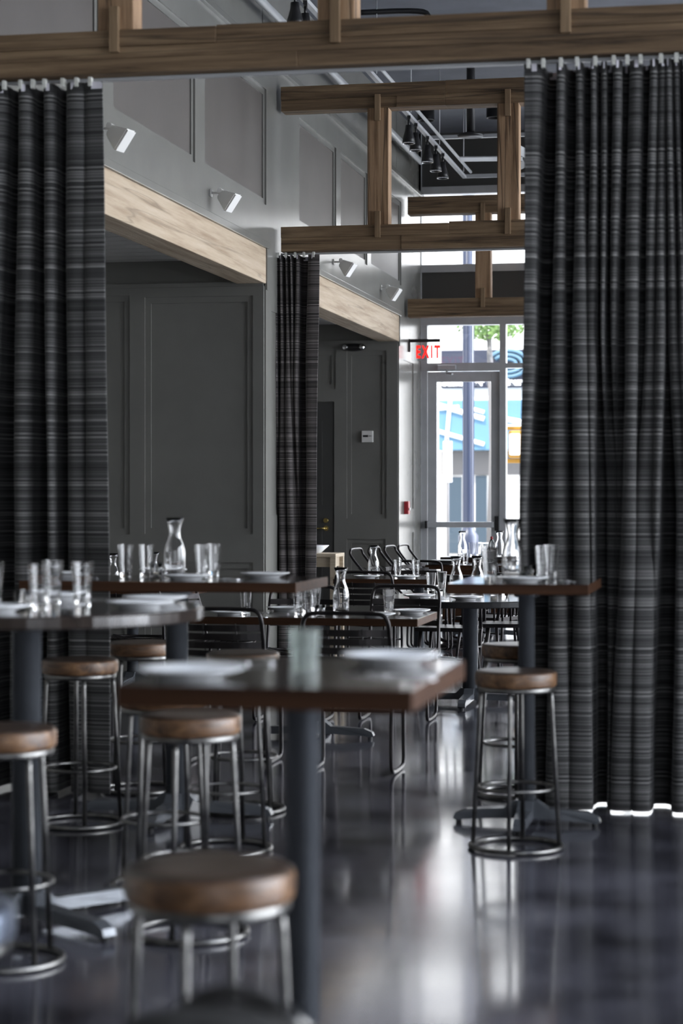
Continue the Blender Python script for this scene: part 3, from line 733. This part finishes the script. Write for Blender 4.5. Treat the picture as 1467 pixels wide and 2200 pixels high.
def mk_spindle():
    t = empty('spindle_chair', '', 'chair')
    b = MB(); b.prism([(-.2,-.2),(.2,-.2),(.22,.0),(.21,.2),(-.21,.2),(-.22,0)], .44, .47); b.build('seat', 'chair_metal', t)
    b = MB(); b.tube([(-.21,-.19,.44),(-.2,-.25,.84)], .013, 8); b.tube([(.21,-.19,.44),(.2,-.25,.84)], .013, 8); b.box(-.21, .21, -.265, -.24, .78, .85, .006); b.build('backrest', 'chair_metal', t)
    for k in range(5):
        x = -.13+k*.065; b = MB(); b.tube([(x, -.18, .46), (x, -.25, .79)], .008, 8); b.build('spindle', 'chair_metal', t)
    for sx in (-1, 1):
        for sy in (-1, 1):
            b = MB(); b.tube([(sx*.17, sy*.16, .45), (sx*.21, sy*.21, 0)], [.015, .012], 8); b.build('leg', 'chair_metal', t)
    b = MB(); b.tube([(-.19,.18,.2),(.19,.18,.2)], .009, 8); b.tube([(-.19,-.18,.2),(.19,-.18,.2)], .009, 8); b.build('stretcher', 'chair_metal', t)
    return t

# ------------------------------------------------------------------ tables
H1 = 1.09; H2 = .75
P = {}
def tbl(key, *a, **k): P[key] = k.pop('P'); return table(*a, loc=P[key], **k)
tbl('T1', 'high_table', 'nearest small square-topped high table in the foreground, blurred', 'table', P=at(650, 4.5), w_=.61, d_=.76, h=H1, pole_r=.038, arm=.26)
tbl('T2', 'high_table', 'small high table standing alone in front of the right curtain', 'table', P=at(1131, 9.2), w_=.61, d_=.76, h=H1, pole_r=.038, arm=.33)
tbl('T3', 'high_table', 'long high table with one dark pole beside the left curtain', 'table', P=at(380, 9.43), w_=1.27, d_=.7, h=H1, pole_r=.052, arm=.45)
tbl('T4', 'round_high_table', 'round high table with pale lit rim at the left edge', 'table', P=at(57, 7.1), w_=0, d_=0, h=H1, pole_r=.052, arm=.46, round_=.61, arm_rot=TH+PI/4, edge='table_top')
tbl('L1', 'dining_table', 'dark dining table behind the two black chairs facing away', 'table', P=at(678, 12.45), w_=1.37, d_=.76, h=H2, pole_r=.045, arm=.36)
tbl('L3', 'round_dining_table', 'black-edged round dining table on a thick pole between the other tables', 'table', P=at(1010, 14.5), w_=0, d_=0, h=H2, pole_r=.054, arm=.46, round_=.69, edge='black')
tbl('L2', 'dining_table', 'dark dining table below the fire alarm, behind the middle truss', 'table', P=at(900, 17.85), w_=1.37, d_=.76, h=H2, pole_r=.045, arm=.36)
tbl('L4', 'dining_table', 'farthest dark dining table, holding menu folders near the door', 'table', P=at(1045, 21.25), w_=1.2, d_=.7, h=H2, pole_r=.045, arm=.36)
tbl('L5', 'dining_table', 'dark dining table inside the nearer alcove behind the left curtain edge', 'table', P=at(285, 15.85), w_=1.0, d_=.7, h=H2, pole_r=.045, arm=.36)
# narrow sideboard by the window
ps_ = at(1050, 22.1)
t = empty('sideboard', 'low dark sideboard by the street window holding carafes and glasses', 'sideboard', ps_)
b = MB(); b.box(-.5, .5, -.2, .2, .76, .80, .004); b.build('top', 'table_top', t)
b = MB(); b.box(-.48, .48, -.18, .18, .1, .76, .004); b.build('carcass', 'table_edge', t)
for s in (-1, 1):
    b = MB(); b.box(min(0, s*.47)+.005*(s > 0), max(0, s*.47)-.005*(s < 0), -.2, -.18, .13, .74, .003); dd = b.build('door', 'table_edge', t)
    b = MB(); b.tube([(s*.05, -.2, .45), (s*.05, -.23, .45)], .012, 10); b.build('knob', 'steel', dd)
    for q_ in (-1, 1):
        b = MB(); b.box(s*.46-.02, s*.46+.02, q_*.16-.02, q_*.16+.02, 0, .1); b.build('leg', 'black', t)
# pale console table in the far alcove
cxr, cD = onY(727, 20.6); cy_ = 20.6; xr_ = min(cxr, XL-.3)
pc = at(722, 19.9)
t = empty('console_table', 'pale wooden console table standing at the edge of the narrow curtain', 'table', (pc.x-.5, pc.y+.2, 0))
hC = CAMZ-(1189-HY)*20.0/F
b = MB(); b.box(-.5, .5, -.22, .22, hC-.035, hC, .004); b.build('top', 'console_wood', t)
b = MB(); b.box(-.46, .46, -.19, .19, hC-.13, hC-.035, .003); b.build('apron', 'console_wood', t)
for sx in (-1, 1):
    for sy in (-1, 1):
        b = MB(); b.box(sx*.47-.028, sx*.47+.028, sy*.19-.028, sy*.19+.028, 0, hC-.035, .003); b.build('leg', 'console_wood', t)
b = MB(); b.lathe([(0,.0),(.05,0),(.06,.01),(.13,.075),(.125,.078),(.05,.015),(0,.012)], 28); pp = at(672, 20.0)
tag(b.build('serving_bowl', 'ceramic', None, (pp.x, pc.y+.2, hC)), 'pale bowl on the pale console table, half behind the curtain', 'bowl')

# ------------------------------------------------------------------ stools
ST_ = [  # px, D, turn, label
 (450, 4.08, .735, 'nearest round wooden bar stool, large and blurred at the bottom of the photo'),
 (409, 6.9, .72, 'round wooden bar stool under the front edge of the nearest high table'),
 (1108, 8.58, .735, 'nearer of the two wooden bar stools at the right high table'),
 (1109, 10.1, .9, 'farther bar stool behind the right high table pole'),
 (172, 9.2, -.35, 'round wooden bar stool in front of the left curtain with its whole side visible'),
 (303, 10.25, .35, 'bar stool half hidden behind the dark pole of the long high table'),
 (5, 6.5, .15, 'bar stool cut by the left edge, in front of the round table pole'),
 (522, 9.6, .2, 'bar stool whose seat rim shows just above the nearest tabletop'),
 (352, 7.75, .5, 'dark bar stool tucked under the left end of the nearest tabletop'),
 (483, 8.53, .6, 'bar stool with its seat hidden behind the nearest tabletop')]
for i, (px, D, rz, lb) in enumerate(ST_): place('stool', mk_stool(), at(px, D), rz, lb, 'stool', 'round wooden bar stools')
place('metal_stool', mk_stool('pale_metal'), at(-172, 3.7), .3, 'blurred pale metal stool at the lower left corner', 'stool')
# bag on a stool, just reaching into the bottom of the frame
pb = at(470, 2.55)
place('stool', mk_stool(), pb, .1, 'bar stool under the black bag at the bottom edge', 'stool', 'round wooden bar stools')
t = empty('shoulder_bag', 'blurred black bag at the very bottom of the photo', 'bag', (pb.x, pb.y, .742))
b = MB()
n = 20; rings = []
for i in range(9):
    v = i/8; z = .002+.095*v; s = math.sqrt(max(0, 1-(v*.96)**3))
    rings.append([b.bm.verts.new((math.cos(2*PI*k/n)*.15*s*(1+.1*math.sin(3*k+i)), math.sin(2*PI*k/n)*.12*s*(1+.08*math.sin(2*k+i)), z)) for k in range(n)])
for A, B in zip(rings, rings[1:]):
    for k in range(n): f = b.bm.faces.new((A[k], A[(k+1) % n], B[(k+1) % n], B[k])); f.smooth = True
b.bm.faces.new(list(reversed(rings[0]))); b.bm.faces.new(rings[-1]); b.build('bag_body', 'bag_cloth', t)
b = MB(); b.tube([(-.06,.02,.08),(-.02,.03,.115),(.05,.03,.11),(.10,.02,.07),(.135,.0,.02)], .011, 8, smooth=2); b.build('strap', 'bag_cloth', t)
b = MB(); b.tube([(.07,.03,.095),(.105,.022,.065)], .013, 8); b.build('buckle', 'steel', t)

# ------------------------------------------------------------------ chairs
CH = [
 (502, 11.35, 0, 'black slatted metal chair on the left of the pair facing the dining table'),
 (765, 10.95, 0, 'black slatted metal chair on the right of the pair, nearest the nearest tabletop'),
 (632, 13.45, PI, 'black metal chair behind the dining table, left of its carafe'),
 (856, 13.5, PI, 'black metal chair behind the dining table, right of its carafe'),
 (796, 16.5, 0, 'black metal chair with its back to us before the second dining table'),
 (885, 18.56, PI, 'black metal chair behind the second dining table'),
 (1080, 19.95, 0, 'black metal chair before the farthest dining table'),
 (295, 14.75, .1, 'black metal chair with slatted seat seen under the round table rim'),
 (458, 14.2, -1.9, 'black metal chair turned sideways under the end of the long high table')]
for px, D, rz, lb in CH: place('bistro', mk_bistro(), at(px, D), rz, lb, 'chair', 'black slatted metal chairs')
for px, D, lb in ((775, 19.1, 'leftmost of four reclined slatted chairs behind the glass carafe'), (814, 19.6, 'second from left of four reclined slatted chairs, lower back'), (848, 20.1, 'third from left of four reclined slatted chairs'), (877, 20.62, 'rightmost of four reclined slatted chairs, beside the door frame')):
    place('reclined', mk_bistro(rake=.42, W=.2, name='reclined_chair', top=.96), at(px+.55*F/D, D, 0), -PI/2-.12, lb, 'chair', 'reclined slatted chairs')
for px, D, rz, lb in ((962, 15.65, PI-.1, 'spindle-back chair behind the round dining table, left of its pole'), (1096, 16.1, PI+.1, 'spindle-back chair behind the round dining table, right of its pole'), (1050, 16.95, 1.2, 'spindle-back chair turned sideways farther behind the round table'), (1092, 18.9, -.9, 'spindle-back chair at the right, next to the curtain edge')):
    place('spindle', mk_spindle, at(px, D), rz, lb, 'chair', 'spindle-back chairs')

# ------------------------------------------------------------------ tableware
def mk_tumbler():
    b = MB(); b.lathe([(0,0),(.025,0),(.026,.004),(.037,.140)], 12, smooth=False); b.lathe([(.037,.140),(.038,.155),(.0355,.155),(.0235,.026),(0,.024)], 12, smooth=False); bmesh.ops.remove_doubles(b.bm, verts=b.bm.verts, dist=.0002); return b.build('tumbler', 'glass')
def mk_votive():
    t = empty('votive_candle', '', 'candle')
    b = MB(); b.lathe([(0,0),(.026,0),(.032,.062),(.0295,.062),(.0245,.008),(0,.008)], 24); b.build('glass_cup', 'glass', t)
    b = MB(); b.lathe([(0,.010),(.021,.010),(.021,.030),(0,.030)], 18); b.build('wax', 'candle', t); return t
def mk_short():
    b = MB(); b.lathe([(0,0),(.030,0),(.031,.004),(.029,.04),(.033,.108),(.030,.108),(.026,.04),(.027,.020),(0,.018)], 10, smooth=False); return b.build('short_glass', 'frost_glass')
def mk_carafe():
    b = MB()
    o_ = [(0,0),(.042,0),(.048,.005),(.050,.03),(.050,.105),(.048,.125),(.041,.150),(.032,.172),(.0265,.192),(.0255,.207),(.028,.225),(.034,.248),(.043,.275)]
    i_ = [(r-.0025, z) for r, z in reversed(o_[3:])]+[(.045,.018),(.03,.012),(0,.010)]
    b.lathe(o_+i_, 32); return b.build('carafe', 'glass')
def mk_plate():
    b = MB(); b.lathe([(0,.004),(.062,.004),(.062,0),(.068,0),(.070,.006),(.100,.016),(.115,.022),(.115,.025),(.098,.021),(.075,.011),(.068,.009),(0,.009)], 40); return b.build('plate', 'ceramic')
def mk_fork():
    b = MB(); b.box(-.006, .006, -.1, .04, .001, .003, .0008); b.box(-.012, .012, .04, .06, .001, .003, .0008)
    for k in range(4): b.box(-.012+k*.0065, -.008+k*.0065, .06, .1, .001, .003)
    return b.build('fork', 'bright_steel')
def mk_knife():
    b = MB(); b.box(-.008, .008, -.105, .0, .001, .006, .002); b.prism([(-.007,0),(.007,0),(.009,.06),(.004,.11),(-.007,.12)], .001, .003); return b.build('knife', 'bright_steel')
def mk_napkin():
    b = MB(); b.box(-.05, .05, -.09, .09, 0, .006, .002); b.box(-.045, .045, -.085, .0, .006, .010, .002); return b.build('napkin', 'paper')
N_ = {'tumbler': (mk_tumbler, 'glass', 'tall clear tumblers'), 'carafe': (mk_carafe, 'carafe', 'glass carafes'), 'plate': (mk_plate, 'plate', 'white plates'),
      'votive': (mk_votive, 'candle', 'votive candles'), 'short': (mk_short, 'glass', None), 'fork': (mk_fork, 'fork', 'forks'), 'knife': (mk_knife, 'knife', 'knives')}
def put(kind, px, D, h, label, rz=0.0):
    f, cat, g = N_[kind]
    return place(kind, f, at(px, D, h+.0005), rz, label, cat, g)
# nearest table
put('plate', 409, 4.33, H1, 'large blurred white plate on the left of the nearest table')
put('plate', 838, 4.70, H1, 'large blurred white plate on the right of the nearest table')
put('short', 653, 4.27, H1, 'short pale clear glass in the middle of the nearest table')
put('knife', 505, 4.72, H1, 'blurred knife behind the left plate of the nearest table', 1.2)
put('fork', 470, 4.75, H1, 'blurred fork behind the left plate of the nearest table', 1.0)
put('fork', 862, 4.35, H1, 'blurred fork at the right corner of the nearest table', .9)
# round high table
put('plate', 300, 7.0, H1, 'nearer white plate on the round high table, right side')
put('plate', 333, 7.33, H1, 'farther white plate on the round high table, right side')
put('plate', -12, 6.75, H1, 'white plate cut by the left edge of the photo')
put('plate', 118, 7.55, H1, 'white plate behind the clear tumblers of the round high table')
put('tumbler', 177, 7.0, H1, 'single clear tumbler on the round high table, left of the plates')
put('tumbler', 84, 6.78, H1, 'nearer of two overlapping tumblers above the round table pole')
put('tumbler', 113, 7.18, H1, 'farther of two overlapping tumblers above the round table pole')
put('tumbler', -14, 7.1, H1, 'clear tumbler cut by the left edge of the photo')
put('votive', 50, 6.95, H1, 'small votive glass on the round high table by the tumblers')
put('knife', 420, 7.4, H1, 'shiny knife at the right rim of the round high table', .3)
put('fork', 225, 7.5, H1, 'fork lying behind the plates of the round high table', 1.3)
# long high table
put('tumbler', 270, 9.45, H1, 'left tumbler of the left pair on the long high table')
put('tumbler', 314, 9.40, H1, 'right tumbler of the left pair on the long high table')
put('tumbler', 434, 9.42, H1, 'left tumbler of the right pair on the long high table')
put('tumbler', 459, 9.6, H1, 'right tumbler of the right pair on the long high table')
put('carafe', 375, 9.68, H1, 'tall clear carafe in the middle of the long high table')
put('plate', 401, 9.28, H1, 'white plate in front of the carafe on the long high table')
put('plate', 569, 9.5, H1, 'white plate at the right end of the long high table')
put('plate', 350, 9.92, H1, 'white plate behind the carafe on the long high table')
put('plate', 140, 9.6, H1, 'white plate at the left end of the long high table, behind tumblers')
put('votive', 335, 9.62, H1, 'votive glass between the tumblers and carafe of the long high table')
put('knife', 482, 9.3, H1, 'knife right of the tumblers on the long high table', .9)
put('fork', 508, 9.32, H1, 'fork left of the end plate on the long high table', .5)
put('fork', 205, 9.45, H1, 'fork near the curtain edge on the long high table', .4)
# right high table
put('tumbler', 1052, 8.98, H1, 'tumbler at the left of the right high table')
put('tumbler', 1166, 9.22, H1, 'left tumbler of the pair on the right high table')
put('tumbler', 1184, 9.42, H1, 'right tumbler of the pair on the right high table')
put('carafe', 1101, 9.32, H1, 'large clear carafe on the right high table')
put('plate', 1122, 9.0, H1, 'white plate in front of the carafe on the right high table')
put('votive', 1138, 9.30, H1, 'votive glass between carafe and tumblers on the right high table')
put('knife', 1205, 9.12, H1, 'knife right of the tumblers on the right high table', .35)
put('fork', 1225, 9.12, H1, 'fork near the right edge of the right high table', .25)
# dining table 1
put('plate', 492, 12.35, H2, 'white plate at the left chair of the first dining table')
put('plate', 612, 12.8, H2, 'white plate behind the tumblers of the first dining table')
put('plate', 808, 12.12, H2, 'white plate inside the right chair hoop on the first dining table')
put('plate', 884, 12.5, H2, 'white plate at the right end of the first dining table')
put('tumbler', 528, 12.2, H2, 'tumbler right of the left plate on the first dining table')
put('tumbler', 641, 12.25, H2, 'left tumbler of the three left of the carafe on the first dining table')
put('tumbler', 658, 12.48, H2, 'middle tumbler of the three left of the carafe on the first dining table')
put('tumbler', 677, 12.72, H2, 'right tumbler of the three left of the carafe on the first dining table')
put('tumbler', 835, 12.32, H2, 'tumbler right of the carafe on the first dining table')
put('carafe', 732, 12.62, H2, 'clear carafe on the first dining table')
put('votive', 688, 12.3, H2, 'votive glass left of the carafe on the first dining table')
put('knife', 552, 12.12, H2, 'knife by the left tumbler of the first dining table', .8)
put('fork', 590, 12.5, H2, 'fork near the middle of the first dining table', 1.2)
put('fork', 868, 12.1, H2, 'fork near the right plate of the first dining table', .6)
# second dining table
put('carafe', 802, 18.0, H2, 'clear carafe on the second dining table, before the partition panel')
put('tumbler', 854, 17.85, H2, 'left tumbler on the second dining table')
put('tumbler', 893, 17.8, H2, 'right tumbler on the second dining table')
put('plate', 788, 17.7, H2, 'white plate left on the second dining table')
put('plate', 872, 17.62, H2, 'white plate in the middle of the second dining table')
put('plate', 940, 17.75, H2, 'white plate at the right of the second dining table')
# round dining table
put('tumbler', 926, 14.9, H2, 'tumbler at the left of the round dining table')
put('tumbler', 949, 15.1, H2, 'tumbler left of the two carafes on the round dining table')
put('carafe', 980, 14.85, H2, 'left carafe on the round dining table')
put('carafe', 1025, 14.95, H2, 'right carafe on the round dining table')
put('plate', 900, 14.35, H2, 'white plate at the left rim of the round dining table')
put('plate', 1000, 14.1, H2, 'white plate at the front rim of the round dining table')
put('votive', 1062, 14.7, H2, 'votive glass at the right of the round dining table')
put('tumbler', 1085, 14.6, H2, 'tumbler at the right of the round dining table, behind the pole')
put('fork', 945, 14.2, H2, 'fork on the front left of the round dining table', 1.1)
# sideboard and last table
for px, k, lb, dD in ((993, 'carafe', 'carafe at the left end of the sideboard', 0), (1073, 'carafe', 'carafe at the right end of the sideboard', .05), (1014, 'tumbler', 'left tumbler on the sideboard', -.08), (1028, 'tumbler', 'middle tumbler on the sideboard', .05), (1042, 'tumbler', 'right tumbler on the sideboard', -.08)):
    put(k, px, 22.1+dD, .80, lb)
pbt = at(1056, 22.2, .80)
t = empty('squeeze_bottle', 'clear plastic bottle with a red cap on the sideboard', 'bottle', pbt)
b = MB(); b.lathe([(0,0),(.034,0),(.036,.01),(.036,.13),(.012,.19),(0,.19)], 20); b.build('bottle_body', 'acrylic', t)
b = MB(); b.lathe([(.013,.185),(.015,.187),(.014,.215),(0,.215)], 14); b.build('cap', 'red_paint', t, label='red cap')
for i, (px, D, z, rz) in enumerate(((945, 21.1, H2, .2), (949, 21.12, H2+.024, .05))):
    p = at(px, D, z+.001); b = MB(); b.box(-.115, .115, -.15, .15, 0, .022, .006)
    o = b.build('menu_folder', 'black', None, p); o.rotation_euler.z = rz; tag(o, ['lower black menu folder on the farthest table', 'upper black menu folder stacked on another, farthest table'][i], 'menu')
p = at(968, 21.0, H2+.001); b = MB(); b.box(-.03, .03, -.05, .05, 0, .004); tag(b.build('napkin', 'paper', None, p), 'white folded napkin beside the black menu folders', 'napkin')
put('tumbler', 1000, 21.1, H2, 'tumbler on the farthest table right of the menus')
put('carafe', 243, 15.6, H2, 'small carafe in the alcove at the edge of the left curtain')
put('carafe', 331, 15.95, H2, 'carafe in the alcove mostly hidden behind the tumblers')
p = at(415, 9.3, 0); b = MB(); b.box(-.028, .028, -.003, .003, 0.0, .075, .001, rot=Matrix.Rotation(.35, 3, 'Y'), piv=Vector((0, 0, 0))); b.box(-.02, .04, -.03, .03, 0, .004)
tag(b.build('paper_card', 'paper', None, p+Vector((0,0,.012))), 'small white card standing askew on the floor between the stools', 'card')

# ------------------------------------------------------------------ street outside
b = MB(); b.box(-40, 60, YB+.3, 90, -.25, -.05); struct(b.build('street_ground', 'pavement'))
YS2 = 47.0
def sx_(px): return onY(px, YS2)[0]
def sz_(py, px=1000): return onYz(px, py, YS2)[1]
t = empty('shop_building', 'pale shop front across the street with blue awning and dark sign', 'building', (0, YS2, 0))
b = MB(); b.box(-30, 45, 0, 8, -.05, 11); b.build('facade', 'facade_white', t)
b = MB(); b.box(sx_(949), sx_(1049)+.35, -.12, 0, sz_(834), sz_(753), .01); b.box(sx_(1085), sx_(1300), -.12, 0, sz_(834), sz_(753), .01); sg = b.build('sign_board', 'sign_navy', t)
text_mesh('lettering', 'Sushi', .23, 'letter_white', t, (sx_(952), -.14, sz_(829)), bold=.012, ext=.02)
text_mesh('lettering', 'Bar &', .23, 'letter_white', t, (sx_(1012), -.14, sz_(829)), bold=.012, ext=.02)
text_mesh('lettering', 'Restaurant', .23, 'letter_white', t, (sx_(1058)-.0, -.16, sz_(829)), bold=.012, ext=.02)
b = MB()
for k, (rx, rz_) in enumerate(((.46, .30), (.33, .2), (.19, .1))):
    cxx = sx_(1092); czz = sz_(783)
    b.tube([(cxx+rx*math.cos(a*PI/12), -.16, czz+rz_*math.sin(a*PI/12)) for a in range(-10, 11)], .045, 6)
b.build('logo', 'logo_blue', t, label='round pale blue swirl logo')
b = MB(); b.box(sx_(949), sx_(1400), -.5, 0, sz_(968), sz_(862), .02); aw = b.build('awning', 'awning_blue', t)
b = MB()
def stripe(p0, p1, r_=.045): b.tube([(sx_(p0[0]), -.53, sz_(p0[1])), (sx_(p1[0]), -.53, sz_(p1[1]))], r_, 6)
stripe((949, 872), (1046, 902), .06); stripe((949, 880), (993, 876)); stripe((974, 862), (966, 950)); stripe((949, 928), (1046, 956), .05); stripe((1018, 880), (1046, 888)); stripe((1087, 902), (1140, 912), .06); stripe((1087, 918), (1140, 918))
b.build('stripes', 'letter_white', aw)
b = MB(); b.box(sx_(949), sx_(1400), -.06, 0, sz_(1020), sz_(970)); b.build('fascia', 'facade_grey', t)
b = MB(); b.box(sx_(1022), sx_(1046), -.08, 0, 0, sz_(1022)); b.box(sx_(1150), sx_(1300), -.08, 0, .2, sz_(1022)); b.box(sx_(962), sx_(992), -.08, 0, .1, sz_(1025)); b.build('shop_window', 'shop_glass', t)
# blue lamp post
pl = at(1006, 33.0)
t = empty('street_lamp', 'dark blue fluted street lamp post outside the glass door', 'street lamp', (pl.x, pl.y, -.05))
b = MB(); b.lathe([(.09,.9),(.09,9.5),(0,9.5)], 20); b.build('post', 'post_blue', t)
b = MB()
for k in range(8): a = 2*PI*k/8; b.box(.086*math.cos(a)-.008, .086*math.cos(a)+.008, .086*math.sin(a)-.008, .086*math.sin(a)+.008, .9, 9.4)
b.build('fluting', 'post_blue', t)
b = MB(); b.lathe([(0,0),(.24,0),(.24,.25),(.17,.35),(.16,.55),(.17,.6),(.16,.66),(.16,.85),(.11,.92),(.09,1.0)], 24); b.build('base', 'post_blue', t)
pl2 = at(962, 36.0); zz0, zz1 = CAMZ+(HY-1030)*36/F, CAMZ+(HY-948)*36/F
t = empty('parking_sign', 'tall white street sign on a thin post beyond the door glass', 'sign', (pl2.x, pl2.y, -.05))
b = MB(); b.tube([(0,0,0),(0,0,zz1+.1)], .025, 8); b.build('post', 'facade_grey', t)
b = MB(); b.box(-.08, .08, -.035, -.025, zz0, zz1+.05, .002); b.build('sign_plate', 'letter_white', t)
pw_ = at(1110, 34.0); z0_, z1_ = CAMZ+(HY-978)*34/F, CAMZ+(HY-925)*34/F
t = empty('pedestrian_signal', 'yellow pedestrian signal box beside the right curtain', 'traffic signal', (pw_.x, pw_.y, -.05))
b = MB(); b.box(-.13, .13, -.12, .12, z0_, z1_+.05, .04); b.build('housing', 'signal_yellow', t)
b = MB(); b.box(-.105, .085, -.135, -.118, z0_+.05, z1_, .03); b.build('lens', 'letter_white', t)
b = MB(); b.tube([(.22,0,0),(.22,0,4.2)], .05, 12); b.build('post', 'facade_grey', t)
b = MB(); b.box(-.2, .22, -.03, .03, z1_+.06, z1_+.12, .01); b.box(-.2, .22, -.03, .03, z0_-.08, z0_-.01, .01); b.build('bracket', 'signal_yellow', t)
# street tree
pt = at(1045, 43.0); t = empty('street_tree', 'green tree seen small through the transom window', 'tree', (pt.x+.1, pt.y, -.05))
b = MB(); b.tube([(0,0,0),(.05,0,2.5),(-.05,0,4.9)], [.12,.09,.05], 8); b.build('trunk', 'facade_grey', t)
b = MB(); r = random.Random(5)
for k in range(900):
    v = Vector((r.gauss(0,1), r.gauss(0,1), r.gauss(0,1))).normalized()*r.random()**.4
    c = Vector((v.x*.75, v.y*.7, 5.05+v.z*.32)); n1_ = Vector((r.gauss(0,1), r.gauss(0,1), r.gauss(0,1))).normalized(); u = n1_.orthogonal().normalized()*.06; w2 = n1_.cross(u).normalized()*.035
    b.bm.faces.new([b.bm.verts.new(c+u), b.bm.verts.new(c+w2), b.bm.verts.new(c-u), b.bm.verts.new(c-w2)])
b.build('foliage', 'leaf', t)
